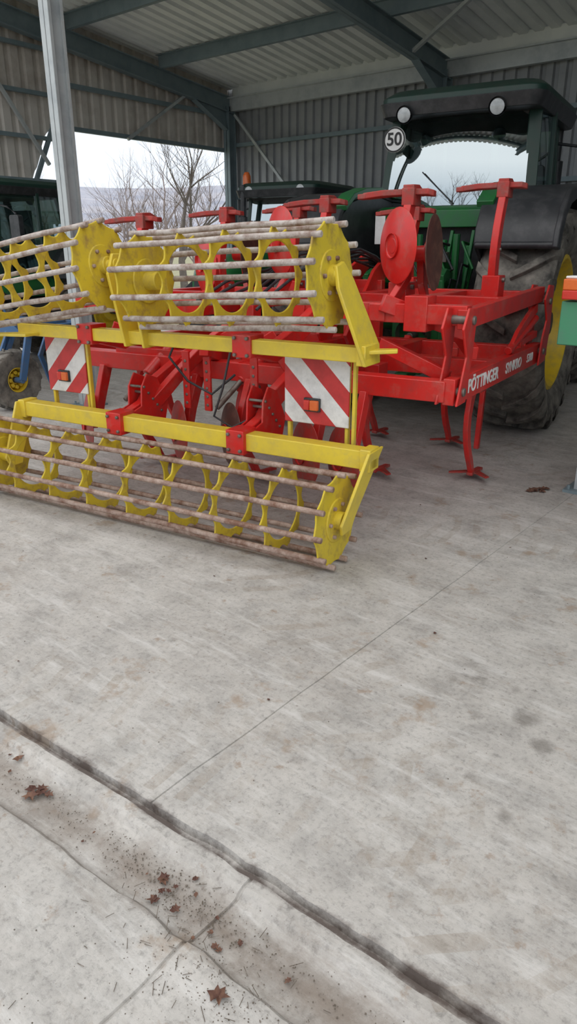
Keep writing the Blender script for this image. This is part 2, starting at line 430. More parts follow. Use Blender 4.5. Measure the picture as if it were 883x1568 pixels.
for (x,y,h,s,lv,mt) in ((-17.0,15.6,7.5,1,5,'bark'),(-22.6,17.4,6.0,2,5,'twig'),(-26,23,8,3,5,'twig'),(-20,12.5,3.6,4,5,'twig'),
    (-27,17,5.5,5,5,'twig'),(-24,13,5.0,6,5,'twig'),(-30,26,8,7,4,'twig'),(-22,21,6,8,5,'twig'),(-21,14.5,4.6,9,5,'twig'),(-19,16.5,3.4,15,5,'twig'),(-25,15.2,4.4,16,5,'twig'),
    (-5,-10,13,11,5,'bark'),(.5,-11,14,12,5,'bark'),(5,-10,10,13,5,'bark'),(-10,-10,10,14,5,'bark')):
    tree((x,y,-.07),h,s,lv,r0=.02*h,mat=mt)

# ---------------------------------------------------------------- tyre / tractor
def tyre(g,cx,cy,cz,R,w,rimR,s,n=20,tm='tyre',pre=''):
    ax=(1,0,0); o=(cx,cy,cz)
    prof=[(-w*.36,rimR),(-w*.46,rimR+.25*(R-rimR)),(-w*.5,rimR+.55*(R-rimR)),(-w*.485,R*.90),(-w*.43,R*.935),(-w*.2,R*.945),(w*.2,R*.945),(w*.43,R*.935),(w*.485,R*.90),(w*.5,rimR+.55*(R-rimR)),(w*.46,rimR+.25*(R-rimR)),(w*.36,rimR)]
    g.lathe(pre+'tyres',tm,prof,o,ax,48)
    bm=g.bm(pre+'tyres',tm)
    for sd in (-1,1):
        for i in range(n):
            a0=2*math.pi*(i+(.5 if sd>0 else 0))/n; rings=[]
            for (fx,da,rb,rt,ha) in ((-.02,0,.93,.995,.028),(.16,.06,.93,1.0,.036),(.33,.13,.92,.998,.042),(.47,.21,.89,.975,.048),(.515,.25,.83,.90,.048)):
                x=cx+sd*fx*w; a=a0-da*1.2
                rings.append([bm.verts.new((x,cy+math.cos(q)*rr*R,cz+math.sin(q)*rr*R)) for q,rr in ((a-ha,rb),(a+ha,rb),(a+ha,rt),(a-ha,rt))])
            for A,B in zip(rings,rings[1:]):
                for k in range(4): bm.faces.new((A[k],A[(k+1)%4],B[(k+1)%4],B[k]))
            bm.faces.new(rings[0][::-1]); bm.faces.new(rings[-1])
    pr=[(-s*w*.38,rimR*1.03),(-s*w*.36,rimR*.95),(-s*w*.1,rimR*.86),(s*w*.02,rimR*.82),(s*w*.05,rimR*.45),(s*w*.16,rimR*.38),(s*w*.18,0)]
    g.lathe(pre+'rims','rim',pr,o,ax,36)
    pr=[(s*w*.40,rimR*1.06),(s*w*.42,rimR*1.0),(s*w*.36,rimR*.95),(s*w*.15,rimR*.88),(s*w*.02,rimR*.83)]
    g.lathe(pre+'rims','rim',pr,o,ax,36)
    for k in range(8):
        a=2*math.pi*k/8; p=V((cx+s*w*.05,cy+math.cos(a)*rimR*.62,cz+math.sin(a)*rimR*.62))
        g.cyl(pre+'rims','rim',p,p+V((s*.05,0,0)),.022,seg=8)
    g.cyl(pre+'hub','blk',(cx+s*w*.1,cy,cz),(cx+s*w*.3,cy,cz),.10*R/.97,seg=16)

def tractor(name,loc,rz,sc,beacon=False,sign=False):
    g=Grp(name,loc,rz,sc)
    R=.97
    for s in (-1,1):
        tyre(g,s*.97,0,R*.985,R,.64,.56,s,20)
        tyre(g,s*.93,2.75,.70,.71,.46,.36,s,18)
        fp=[(-.82,1.62),(-.80,1.74),(-.70,1.90),(-.52,2.01),(-.25,2.07),(.10,2.09),(.45,2.06),(.72,1.95),(.90,1.75),(1.0,1.5)]
        g.sweep('fenders','blk',[(s*.96,y,z) for y,z in fp],.66,.045)
        g.sweep('fenders','blk',[(s*1.28,y,z-.03) for y,z in fp],.05,.11)
        g.cyl('fenders','blk',(s*.64,-.83,1.62),(s*1.30,-.83,1.62),.028)
        pts=[(s*.63,y*.99,z-.02) for y,z in fp]+[(s*.63,.8,1.15),(s*.63,-.30,1.15),(s*.63,-.55,1.45)]
        g.plate('fender_sides','blk',pts,(s*.03,0,0))
        g.sweep('body_panels','grn',[(s*.66,y,z+.035) for y,z in fp[2:8]],.14,.05)
        pf=[(s*.93,2.75-math.cos(math.radians(a))*.79,.70+math.sin(math.radians(a))*.79) for a in range(35,156,15)]
        g.sweep('fenders','blk',pf,.42,.03)
        g.cyl('axle','grn',(s*.15,0,.97),(s*.72,0,.97),.17,.13,20)
        g.sweep('hitch_arms','grn',[(s*.28,-.25,.62),(s*.33,-.6,.60),(s*.42,-1.02,.66)],.05,[.12,.09,.1])
        g.cyl('hitch_arms','blk',(s*.42,-1.03,.66),(s*.42,-1.13,.66),.07)
        g.sweep('hitch_arms','grn',[(s*.27,-.28,1.32),(s*.33,-.62,1.38),(s*.35,-.76,1.34)],.06,[.14,.1,.08])
        g.cyl('hitch_arms','galv',(s*.35,-.74,1.34),(s*.38,-.70,.66),.028)
        g.cyl('hitch_arms','blk',(s*.35,-.74,1.2),(s*.37,-.71,.92),.045)
        g.loft('tank_steps','blk',[rrect(s*.62,1.35,z,.24,.42,.08) for z in (.55,.6,1.1,1.2)])
        for z in (.4,.62,.85): g.box('tank_steps','blk',(s*.95,1.42,z),(.14,.36,.03))
        g.cyl('axle','grn',(s*.1,2.75,.66),(s*.75,2.75,.68),.11,.09)
        g.beam('cab_posts','roofg',(s*.73,.50,1.95),(s*.67,.68,2.86),.12,.07)
        g.beam('cab_posts','roofg',(s*.80,1.15,1.45),(s*.75,1.15,2.86),.05,.06)
        g.beam('cab_posts','roofg',(s*.68,2.0,1.45),(s*.64,1.82,2.86),.06,.07)
        g.quad('windows','glass',[(s*.78,.55,1.95),(s*.80,1.13,1.5),(s*.74,1.13,2.84),(s*.71,.73,2.84)])
        g.quad('windows','glass',[(s*.80,1.17,1.5),(s*.69,1.97,1.5),(s*.64,1.82,2.84),(s*.74,1.17,2.84)])
        g.tube('mirrors','blk',[(s*.64,1.86,2.65),(s*.95,1.9,2.6),(s*1.12,1.88,2.5),(s*1.12,1.88,2.2)],.016)
        g.loft('mirrors','blk',[rrect(s*1.12,2.28,y,.11,.2,.04,plane='xz') for y in (1.84,1.93)])
        lx=-.50 if s<0 else .40
        g.lathe('work_lamp_bodies','blk',[(0,0),(0,.04),(.05,.07),(.10,.082),(.11,.082)],(lx,.45,2.82),(0,-1,-.15),20)
        g.lathe('work_lamp_lenses','lamp',[(0,.066),(.010,.05),(.014,0)],(lx,.34,2.803),(0,-1,-.15),20)
        g.lathe('work_lamp_lenses','lamp',[(0,.075),(.012,.05),(.018,0)],(s*.5,2.14,2.9),(0,1,0),20)
        g.lathe('work_lamp_lenses','lamp',[(0,.085),(.015,.05),(.02,0)],(s*.2,4.06,1.45),(0,1,0),20)
        for k in range(4):
            g.cyl('couplers','steel',(s*(.10+.055*(k%2)),-.34,1.25+.09*(k//2)),(s*(.10+.055*(k%2)),-.46,1.27+.09*(k//2)),.022,seg=10)
            g.cyl('couplers_caps','redd' if k%2 else 'blk',(s*(.10+.055*(k%2)),-.45,1.26+.09*(k//2)),(s*(.10+.055*(k%2)),-.49,1.27+.09*(k//2)),.028,seg=10)
    def rw(u,v):
        x=(u*2-1); hw=.70-.05*v
        return (x*hw,.37+.11*x*x+.03*v+.20*v*v,1.99+.85*v)
    g.grid('rear_window','glass',rw,20,14)
    g.quad('windows','glass',[(-.66,2.02,1.55),(.66,2.02,1.55),(.62,1.84,2.84),(-.62,1.84,2.84)])
    for k in range(4):
        p=V(rw(k/4,0)); q=V(rw((k+1)/4,0)); g.beam('cab_posts','roofg',(p.x,p.y+.02,1.97),(q.x,q.y+.02,1.97),.04,.05)
    g.beam('wiper','blk',(.05,.355,2.0),(-.30,.40,2.30),.012,.012)
    g.loft('body_panels','grn',[rrect(0,1.22,z,.74 if z>1.3 else .66,.76,.12) for z in (1.22,1.38,1.6)])
    g.loft('body_panels','grn',[rrect(0,.30,z,.64,.30,.08) for z in (1.78,1.93)]+[rrect(0,.33,1.97,.60,.26,.08)])
    g.box('under_cab','blk',(0,.35,1.5),(1.0,.3,.6))
    g.box('valve_block','grn',(0,-.16,1.33),(.40,.28,.34))
    for k in range(7): g.cyl('valve_block','grn',(-.36+.12*k,-.05,1.30),(-.36+.12*k,-.05,1.62+.05*(k%3)),.035,seg=10)
    for k in range(5): g.beam('valve_block','grn',(-.45+.2*k,-.1,1.2),(-.40+.2*k,-.05,1.75),.03,.05)
    g.loft('axle','grn',[rrect(0,.97,y,.24,.33,.08,plane='xz') for y in (-.34,0,.7)])
    g.cyl('pto','steel',(0,-.34,.82),(0,-.5,.82),.035); g.lathe('pto','blk',[(0,.16),(.14,.15)],(0,-.34,.84),(0,-1,0),16)
    g.cyl('hitch_arms','grn',(0,-.32,1.2),(0,-.95,1.35),.03); g.box('hitch_arms','grn',(0,-.36,1.2),(.18,.12,.3))
    for k in range(5): g.box('couplers','steel',(-.22+.11*k,-.31,1.52),(.07,.08,.09))
    g.box('hitch_arms','steel',(0,-.42,.48),(.12,.5,.05)); g.box('hitch_arms','grn',(0,-.38,.6),(.2,.1,.28))
    g.loft('chassis','blk',[rrect(0,.85,y,.2,.24,.05,plane='xz') for y in (.6,3.5)])
    g.loft('roof','roofg',[rrect(0,1.26,2.82,.70,.82,.12),rrect(0,1.26,2.88,.79,.88,.16),rrect(0,1.26,2.97,.80,.88,.18),rrect(0,1.26,3.03,.72,.80,.2),rrect(0,1.26,3.05,.5,.6,.2)])
    g.loft('roof_edge','blk',[rrect(0,1.26,2.80,.76,.88,.12),rrect(0,1.26,2.92,.81,.91,.15)])
    g.box('headliner','blk',(0,1.26,2.79),(1.3,1.2,.04))
    g.loft('seat','blk',[rrect(0,1.1,z,.25,.25,.08) for z in (1.6,1.95,2.0)]); g.loft('seat','blk',[rrect(0,.90,z,.23,.06,.05) for z in (1.95,2.6)])
    g.loft('seat','blk',[rrect(0,1.72,z,.28,.12,.05) for z in (1.55,2.05)])
    g.lathe('steering_wheel','blk',[(-.015,.19),(0,.205),(.015,.19),(0,.175)],(0,1.55,2.2),(0,-.5,.86),20,True)
    g.cyl('steering_wheel','blk',(0,1.72,1.95),(0,1.55,2.2),.03)
    secs=[]
    for (y,hx,zt) in ((1.95,.42,2.0),(2.6,.41,1.97),(3.4,.39,1.88),(3.95,.36,1.74),(4.08,.30,1.6)):
        secs.append(rrect(0,(zt+1.12)/2,y,hx,(zt-1.12)/2,.13,plane='xz'))
    g.loft('hood','grn',secs)
    g.loft('grille','blk',[rrect(0,1.36,y,.25,.22,.05,plane='xz') for y in (4.0,4.1)])
    for s in (-1,1):
        g.box('grille','blk',(s*.40,3.2,1.45),(.03,1.0,.35)); g.box('hood_stripe','rim',(s*.405,2.9,1.80),(.035,1.5,.05))
    g.box('front_weights','blk',(0,4.1,.8),(.7,.35,.35)); g.box('front_weights','grn',(0,3.8,.85),(.4,.7,.3))
    g.cyl('exhaust','blk',(.62,2.12,1.3),(.62,2.12,2.5),.075); g.cyl('exhaust','steel',(.62,2.12,2.5),(.62,2.12,3.0),.045)
    if beacon:
        g.cyl('beacon_base','blk',(.88,1.6,2.78),(.88,1.6,3.06),.03); g.beam('beacon_base','blk',(.75,1.6,2.82),(.9,1.6,2.82),.04,.03)
        g.lathe('beacon','orange',[(0,.075),(.14,.07),(.20,.04),(.21,0)],(.88,1.6,3.05),(0,0,1),16)
    if sign:
        g.lathe('speed_sign','white',[(0,.115),(.008,.115),(.008,0)],(-.60,.38,2.60),(0,-1,0),28)
        g.lathe('speed_sign_ring','black_ink',[(0,.112),(.003,.112),(.003,.098),(0,.098)],(-.60,.371,2.60),(0,-1,0),28)
        g.text('speed_sign_digits','black_ink','50',.16,(-.60,.369,2.60),(math.pi/2,0,0))
        g.box('cab_posts','roofg',(-.63,.44,2.6),(.05,.12,.10))
        g.box('document_plate','white',(-.40,-.36,1.76),(.10,.01,.26)); g.box('document_plate_arm','blk',(-.40,-.2,1.70),(.03,.32,.03))
        rnd=random.Random(5)
        for k in range(22):
            x=rnd.uniform(-.5,.45); z=rnd.uniform(1.15,1.7)
            g.tube('hoses_green' if k%3==0 else 'hoses','grn' if k%3==0 else 'blk',[(x,-.3,z),(x+rnd.uniform(-.05,.05),-.42,z+.02),(x+rnd.uniform(-.1,.1),-.44,z-.2),(x+rnd.uniform(-.15,.15),-.3,z-.4)],.014,6)
    g.bev['fenders']=.012; g.bev['rear_window']=0; g.bev['windows']=0
    g.finish(.006)
RZ=math.radians(9.5)
tractor('tractor',(-3.53,6.45,0),RZ,1.0,sign=True)
tractor('tractor',(-7.02,9.55,0),RZ+math.pi,.8,beacon=True)
tractor('tractor',(-9.75,6.6,0),RZ+math.pi-.05,.80)

# ---------------------------------------------------------------- folding cultivator
g=Grp('folding_cultivator',(-3.264,2.618,0),RZ)
NB=11
def roller(c0,c1,R,rings,tag,rot0=0,mt='rust'):
    c0=V(c0); c1=V(c1); ax=(c1-c0).normalized(); L=(c1-c0).length
    t=V((0,0,1)); u=ax.cross(t).normalized(); w=ax.cross(u).normalized()
    def P(a,r,s): return c0+ax*s+(u*math.cos(a)+w*math.sin(a))*r
    for k in range(NB):
        a=2*math.pi*k/NB+rot0
        g.tube(tag+'_bars',mt,[P(a+.006*math.sin(k*3+q),R-.016+.004*math.sin(k*5+q*2),-.045+(L+.09)*q/5) for q in range(6)],.0165,8)
    for i in range(rings):
        s=.0+(L)*(i)/(rings-1)
        end=i in (0,rings-1)
        seg=NB*6; bm=g.bm(tag+'_rings','yelr')
        vo=[[],[]];vi=[[],[]]
        for side,off in ((0,-.005),(1,.005)):
            for k in range(seg):
                a=2*math.pi*k/seg+rot0
                ph=(k%6)/6
                ro=R-.010-(.045*math.sin(math.pi*ph) if not end else .020*math.sin(math.pi*ph))
                ri=R*.64 if not end else .03
                vo[side].append(bm.verts.new(P(a,ro,s+off))); vi[side].append(bm.verts.new(P(a,ri,s+off)))
        for k in range(seg):
            k2=(k+1)%seg
            bm.faces.new((vo[0][k],vo[0][k2],vo[1][k2],vo[1][k])); bm.faces.new((vi[0][k],vi[0][k2],vi[1][k2],vi[1][k]))
            for side in (0,1): bm.faces.new((vo[side][k],vo[side][k2],vi[side][k2],vi[side][k]))
    g.cyl(tag+'_hub','yelr',P(0,0,-.05),P(0,0,.10),.05); g.cyl(tag+'_hub','yelr',P(0,0,L-.10),P(0,0,L+.05),.05)
    g.cyl(tag+'_hub','yelr',P(0,0,.005),P(0,0,.02),.12,seg=24); g.cyl(tag+'_hub','yelr',P(0,0,L-.005),P(0,0,L+.012),.12,seg=24)
    for q in range(6):
        a=2*math.pi*q/6
        g.cyl(tag+'_bolts','rust',P(a,.09,L),P(a,.09,L+.028),.012,seg=6)
        g.cyl(tag+'_bolts','rust',P(a,.09,0),P(a,.09,-.025),.012,seg=6)
roller((-1.30,0,.265),(1.27,0,.265),.262,9,'lower_roller',.1)
roller((.02,.08,1.425),(1.17,.08,1.475),.265,5,'upper_roller_right',.3,'rustl')
roller((-1.52,.12,1.33),(-.33,.12,1.50),.265,5,'upper_roller_left',.05,'rustl')
g.box('roller_beam','yel',(.08,.20,.56),(2.62,.10,.10))
for (x,s) in ((1.38,1),(-1.24,-1)):
    g.plate('roller_arms','yel',[(x+s*.0,.30,.61),(x+s*.0,.12,.61),(x-s*.055,-.07,.26),(x-s*.065,-.04,.20),(x-s*.065,.06,.20),(x-s*.052,.09,.28)],(s*.018,0,0))
    g.box('roller_arms','yel',(x-s*.02,.2,.56),(.06,.12,.12))
g.box('upper_beam','yel',(.10,.18,1.10),(2.50,.09,.075))
g.plate('upper_beam','yel',[(1.30,.13,1.10),(1.48,.22,1.11),(1.46,.27,1.11),(1.30,.26,1.10)],(0,0,.02))
g.plate('upper_beam','yel',[(-.95,.02,1.07),(-1.35,.06,1.05),(-1.35,.10,1.05),(-.95,.2,1.07)],(0,0,.02))
g.plate('roller_arms','yel',[(1.345,.28,1.05),(1.345,.10,1.05),(1.23,.02,1.42),(1.205,.04,1.52),(1.20,.13,1.54),(1.22,.20,1.46),(1.33,.30,1.14)],(.02,0,0))
g.box('roller_arms','yel',(1.33,.19,1.10),(.05,.16,.10))
g.plate('roller_arms','yel',[(-.20,.28,1.05),(-.20,.10,1.05),(-.24,.04,1.46),(-.25,.10,1.57),(-.25,.18,1.57),(-.24,.22,1.44)],(.02,0,0))
g.plate('roller_arms','yel',[(-.06,.28,1.05),(-.06,.10,1.05),(-.06,.04,1.38),(-.06,.08,1.47),(-.06,.16,1.47),(-.06,.20,1.36)],(.02,0,0))
g.cyl('roller_arms','yel',(-.33,.12,1.50),(-.22,.12,1.515),.03); g.cyl('roller_arms','yel',(-.06,.09,1.42),(.03,.09,1.425),.03)
for x,z,hh in ((-.36,.56,.14),(.56,.56,.14),(-.54,1.10,.12),(.62,1.10,.12)):
    g.box('clamps','red',(x,.19,z),(.12,.14,hh))
    for a in (-.04,.04):
        g.cyl('clamp_bolts','steel',(x+a,.105,z+.045),(x+a,.13,z+.045),.011,seg=6); g.cyl('clamp_bolts','steel',(x+a,.105,z-.045),(x+a,.13,z-.045),.011,seg=6)
for (x0,x1,mt,s) in ((.79,1.19,'strR',1),(-1.09,-.73,'strL',-1)):
    xc=(x0+x1)/2
    g.box('warning_board_'+('a' if s>0 else 'b'),mt,(xc,.30,.885),(x1-x0,.012,.41))
    g.box('board_frames','yel',(x0+.02,.325,.83),(.022,.03,.52)); g.box('board_frames','yel',(x1-.02,.325,.83),(.022,.03,.52))
    g.box('board_frames','yel',(x1+.03,.30,.86),(.02,.03,.54))
    g.box('marker_lamp_bases','blk',(xc-.02,.287,.79),(.10,.02,.075)); g.box('marker_lamps','orange',(xc+.0,.272,.79),(.05,.025,.055))
    g.box('marker_lamps_red','redl',(xc-.045,.272,.79),(.035,.025,.055))
for x in (-.36,.56):
    g.sweep('linkage','red',[(x,.25,.56),(x,.42,.60),(x,.55,.74),(x,.85,.86),(x,1.2,.86)],.06,[.12,.14,.12,.11,.11])
    for q in (-.06,.048):
        g.plate('linkage','red',[(x+q,.25,.48),(x+q,.42,.46),(x+q,.56,.50),(x+q,.60,.62),(x+q,.50,.80),(x+q,.40,.84),(x+q,.34,.76),(x+q,.33,.64),(x+q,.25,.62)],(.012,0,0))
    for k in range(5): g.cyl('clamp_bolts','steel',(x-.065,.36+.04*k,.76-.045*k),(x+.07,.36+.04*k,.76-.045*k),.010,seg=6)
for x in (-.54,.62):
    g.sweep('linkage','red',[(x,.22,1.09),(x,.45,1.03),(x,.7,1.10),(x,1.0,1.22)],.06,[.1,.11,.11,.11])
g.sweep('linkage','red',[(-.34,.45,.60),(-.25,.62,.78),(-.12,.8,.98),(.0,1.0,1.12)],.05,[.10,.09,.09,.10])
g.beam('linkage','red',(.05,.55,1.0),(-.25,1.3,.8),.06,.08)
g.beam('linkage','red',(.2,.9,1.12),(-.6,.9,.80),.07,.07); g.beam('linkage','red',(.15,.95,.85),(.15,.95,1.25),.1,.1,(0,1,0))
g.beam('linkage','red',(-.85,.7,1.08),(-.45,1.1,.85),.06,.08); g.beam('linkage','red',(-.95,.85,.9),(-.3,.85,.9),.06,.06)
g.beam('linkage','red',(.40,.75,1.10),(.56,.85,.80),.05,.08)
g.cyl('cylinder_rods','steel',(.1,.6,.62),(.25,1.1,1.0),.018); g.cyl('cylinders','red',(.16,.8,.77),(.25,1.1,1.0),.038)
g.cyl('cylinder_rods','steel',(-.6,.5,.62),(-.5,1.0,1.0),.018); g.cyl('cylinders','red',(-.56,.7,.77),(-.5,1.0,1.0),.038)
for x in (-.15,.02,.38):
    g.box('linkage','red',(x,.62,.78),(.055,.02,.38))
    for k in range(6): g.cyl('clamp_bolts','steel',(x,.605,.63+k*.055),(x,.612,.63+k*.055),.011,seg=8)
zf=.83
for y,x0,x1 in ((.84,-1.42,1.55),(1.75,-1.42,1.59),(2.62,-1.42,1.62)):
    g.box('main_frame','red',((x0+x1)/2,y,zf),(x1-x0,.11,.12))
for x in (-1.42,-.5,.1,.72): g.box('main_frame','red',(x,1.74,zf+.01),(.10,1.9,.11))
def bx(y): return 1.57+.07*(y-.80)/1.98
g.beam('main_frame','red',(bx(.8),.80,zf),(bx(2.78),2.78,zf),.07,.15)
zu=1.24
for y in (.98,1.80,2.60):
    g.box('wing_frame_right','red',(1.04,y,zu),(1.12,.10,.11)); g.box('wing_frame_left','red',(-.82,y,zu-.03),(1.1,.10,.11))
for x in (.52,1.06,): g.box('wing_frame_right','red',(x,1.79,zu),(.10,1.75,.10))
for x in (-.3,-1.36): g.box('wing_frame_left','red',(x,1.79,zu-.03),(.10,1.75,.10))
g.beam('wing_frame_right','red',(1.58,.92,zu-.02),(1.63,2.72,zu+.03),.06,.11)
g.beam('wing_frame_right','red',(1.06,2.0,1.22),(1.58,1.2,1.0),.06,.08); g.beam('wing_frame_right','red',(1.06,1.0,1.05),(1.50,1.0,.88),.06,.08)
g.beam('wing_frame_right','red',(1.10,.90,1.30),(1.50,1.25,1.12),.05,.10); g.box('wing_frame_right','red',(1.30,1.0,1.24),(.14,.16,.20))
for q in (-.07,.05):
    a=bx(.9)+q; b=bx(2.7)+q
    g.plate('side_plates','red',[(a,.76,.76),(a,.92,.76),(a+.005,.97,1.02),(a+.005,1.0,1.28),(a,.86,1.29),(a,.78,1.18),(a,.88,1.02)],(.015,0,0))
    g.plate('side_plates','red',[(b,2.60,.75),(b,2.82,.76),(b+.005,2.86,1.0),(b+.005,2.82,1.33),(b,2.68,1.34),(b,2.58,1.24),(b+.005,2.70,1.08),(b,2.64,.95)],(.015,0,0))
for (y,z) in ((.85,.83),(.93,1.22),(2.70,.85),(2.73,1.22)):
    g.cyl('pins','steel',(bx(y)-.09,y,z),(bx(y)+.08,y,z),.025,seg=12)
g.cyl('side_plates','red',(bx(1.95),1.95,.93),(bx(2.62),2.62,1.10),.028); g.beam('side_plates','red',(bx(2.2),2.2,.96),(bx(2.6),2.66,.98),.04,.05)
g.sweep('side_plates','red',[(bx(2.0),2.0,.92),(bx(2.15),2.15,1.02),(bx(2.4),2.4,1.12),(bx(2.6),2.6,1.18)],.03,.07)
ang=math.atan2(1.98,.07)
g.text('label_maker','white','PÖTTINGER',.112,(bx(1.33)+.0385,1.33,.828),(math.pi/2,0,ang),.0015)
g.text('label_type','white','SYNKRO',.10,(bx(2.0)+.0385,2.0,.828),(math.pi/2,0,ang),.0015)
g.text('label_number','white','5300',.085,(bx(2.43)+.0385,2.43,.83),(math.pi/2,0,ang),.0015)
for s in (-1,1):
    g.sweep('headstock','red',[(.2+s*.12,2.1,.88),(.2+s*.12,2.6,1.35),(.2+s*.10,2.9,1.5)],.03,[.2,.2,.14])
    g.sweep('headstock','red',[(.2+s*.40,2.62,.85),(.25+s*.42,2.8,.72),(.28+s*.43,2.86,.62)],.05,[.16,.18,.14])
g.cyl('headstock','red',(-.2,2.85,.66),(.75,2.85,.66),.04)
g.box('headstock','red',(.2,2.65,1.1),(.34,.08,.5))
def tine(x,y,zb,zt,bow=.16,wing=-1):
    H=abs(zb-zt); d=-1 if zt<zb else 1
    path=[]
    for k in range(9):
        f=k/8; yy=y-bow*math.sin(math.pi*min(1,f*1.05))+ (.08*f*f)
        path.append((x,yy,zb+d*H*f))
    up=d>0
    g.sweep('tines','red',path,.05 if up else .035,[.10,.10,.10,.095,.09,.085,.08,.08,.08] if up else [.09,.09,.085,.08,.075,.07,.065,.06,.05])
    g.box('tine_brackets','red',(x,y,zb+d*.04),(.12,.16,.18)); g.cyl('pins','steel',(x-.08,y,zb+d*.10),(x+.08,y,zb+d*.10),.016,seg=8)
    if up: g.cyl('pins','steel',(x-.035,y,zb+.3),(x+.035,y,zb+.3),.012,seg=8)
    ty,tz=path[-1][1],path[-1][2]
    if up:
        # inverted share: flat wings either side of the shank head, stubby chisel point
        g.box('shares','red',(x,ty,tz-.01),(.08,.13,.10))
        g.sweep('shares','redd',[(x,ty-.06,tz+.035),(x,ty+.04,tz+.04),(x,ty+.15,tz+.01)],.07,[.045,.045,.02])
        g.plate('shares','redd',[(x-.03,ty+.05,tz+.00),(x-.16,ty+.02,tz-.005),(x-.27,ty-.04,tz-.02),(x-.27,ty-.13,tz-.02),(x-.16,ty-.09,tz-.005),(x-.03,ty-.05,tz+.00)],(0,0,.035))
        g.plate('shares','redd',[(x+.03,ty-.04,tz+.00),(x+.12,ty-.05,tz+.0),(x+.15,ty-.02,tz-.01),(x+.14,ty+.05,tz-.01),(x+.03,ty+.06,tz+.00)],(0,0,.035))
        g.plate('shares','steel',[(x-.25,ty-.045,tz-.018),(x-.30,ty-.06,tz-.022),(x-.30,ty-.14,tz-.022),(x-.25,ty-.125,tz-.018)],(0,0,.03))
    else:
        sh=[(0,.24),(.035,.10),(.15,-.06),(.135,-.11),(.04,-.01),(-.04,-.01),(-.135,-.11),(-.15,-.06),(-.035,.10)]
        g.plate('shares','redd',[(x+a,ty+b,tz-.1*b) for a,b in sh],(0,0,.012))
        g.beam('shares','redd',(x,ty-.05,tz+.01),(x,ty+.24,tz-.02),.045,.022)
for (x,y) in ((-1.15,1.75),(-.75,.95),(-.2,1.75),(.1,1.0),(.82,1.5),(1.46,1.78),(1.02,2.62),(.35,2.6),(-.7,2.6)):
    tine(x,y,.80,.045)
for (x,y,b,t) in ((1.07,1.28,1.27,1.90),(1.42,2.12,1.29,1.98),(.20,1.86,1.22,1.90),(-.88,2.12,1.20,1.86),(-.45,2.6,1.2,1.90),(.62,2.6,1.25,1.86),(-1.25,1.5,1.2,1.80)):
    tine(x,y,b,t,.05)
g.beam('stands','red',(1.30,2.62,.8),(1.30,2.55,.05),.04,.05,(0,1,0))
def disc(p,ax,R=.21,m='red',hub=1):
    prof=[(0,0),(.003,.06),(.012,.12),(.026,R*.85),(.036,R),(.041,R),(.031,R*.85),(.017,.12),(.008,.06),(.008,0)]
    g.lathe('discs_'+m,m,prof,p,ax,36); ax=V(ax).normalized()
    g.cyl('disc_hubs','red',V(p)+ax*.0*hub,V(p)+ax*.10*hub,.045,seg=16)
    g.lathe('disc_hubs','red',[(0,.07),(.012,.07),(.016,.05)],V(p)-ax*.010,ax,16)
for (x,z,m) in ((-1.12,.38,'redd'),(-.27,.42,'redd'),(.16,.45,'brown'),(.98,.40,'redd'),(.72,.40,'redd')):
    disc((x,.60,z),(.6,.8,-.05),.21,m)
    g.sweep('disc_arms','red',[(x+.06,.68,z),(x+.08,.70,z+.15),(x+.08,.80,.78)],.045,[.07,.08,.09])
for (p,a,m) in (((1.08,1.06,1.61),(.62,.78,.0),'red'),((1.27,1.16,1.57),(.97,.10,.05),'brown'),((.24,1.12,1.64),(.55,.83,0),'red'),((-.36,1.10,1.51),(.55,.83,0),'red'),((-.10,1.3,1.56),(.97,.2,0),'brown')):
    disc(p,a,.215,m,1 if m=='red' else -1)
    g.sweep('disc_arms','red',[(p[0]+.06*(1 if m=='red' else -1),p[1]+.06,p[2]+.02),(p[0]+.06*(1 if m=='red' else -1),p[1]+.10,p[2]-.18),(p[0],p[1]+.02,1.27)],.045,[.07,.08,.1])
for k in range(6):
    x=-.1+.1*k
    pts=[]
    for j in range(13):
        f=j/12; pts.append((x*(1-f)+ .3*f+.05*math.sin(j+k),.7+2.7*f,1.28+.28*math.sin(math.pi*f)+.04*math.sin(j*1.3+k)))
    g.tube('hoses','blk',pts,.011,6)
g.tube('hoses','blk',[(-.1,.5,1.1),(-.15,.45,.95),(-.05,.5,.8),(.1,.55,.72),(.25,.6,.85)],.009,6)
g.tube('hoses','blk',[(.3,.5,1.05),(.28,.42,.8),(.22,.40,.62),(.32,.45,.55),(.45,.5,.62)],.008,6)
g.finish(.005)

# ---------------------------------------------------------------- green seed drill at right edge
d=Grp('seed_drill')
X0=-1.445
d.box('frame_box','grnl',(.0,4.42,1.20),(2.9,.5,.24)); 
d.loft('hopper','grn',[rrect(.15,4.5,z,1.2+(z-1.5)*.3,.20+(z-1.5)*.3,.05) for z in (1.32,1.6,1.9)])
d.box('tail_lamp','orange',(X0+.10,4.20,1.41),(.20,.12,.06)); d.box('tail_lamp_red','redl',(X0+.10,4.20,1.355),(.20,.12,.05)); d.box('tail_lamp_base','white',(X0+.10,4.22,1.447),(.2,.1,.015))
for x in (-.45,1.1):
    tyre(d,x,4.75,.45,.45,.22,.2,1,16)
    d.cyl('axle','blk',(x,4.75,.45),(x+.2,4.75,.45),.04); d.beam('legs','grn',(x+.2,4.75,.45),(x+.2,4.5,1.15),.08,.1)
for k in range(9):
    x=-.3+.18*k
    d.sweep('coulters','grn',[(x,4.4,1.1),(x,4.3,.6),(x,4.4,.12)],.03,[.05,.05,.08]); d.lathe('coulter_discs','steel',[(0,0),(.01,.14),(0,.15),(-.01,.14),(-.01,0)],(x,4.42,.16),(1,.1,0),18)
d.finish(.006)

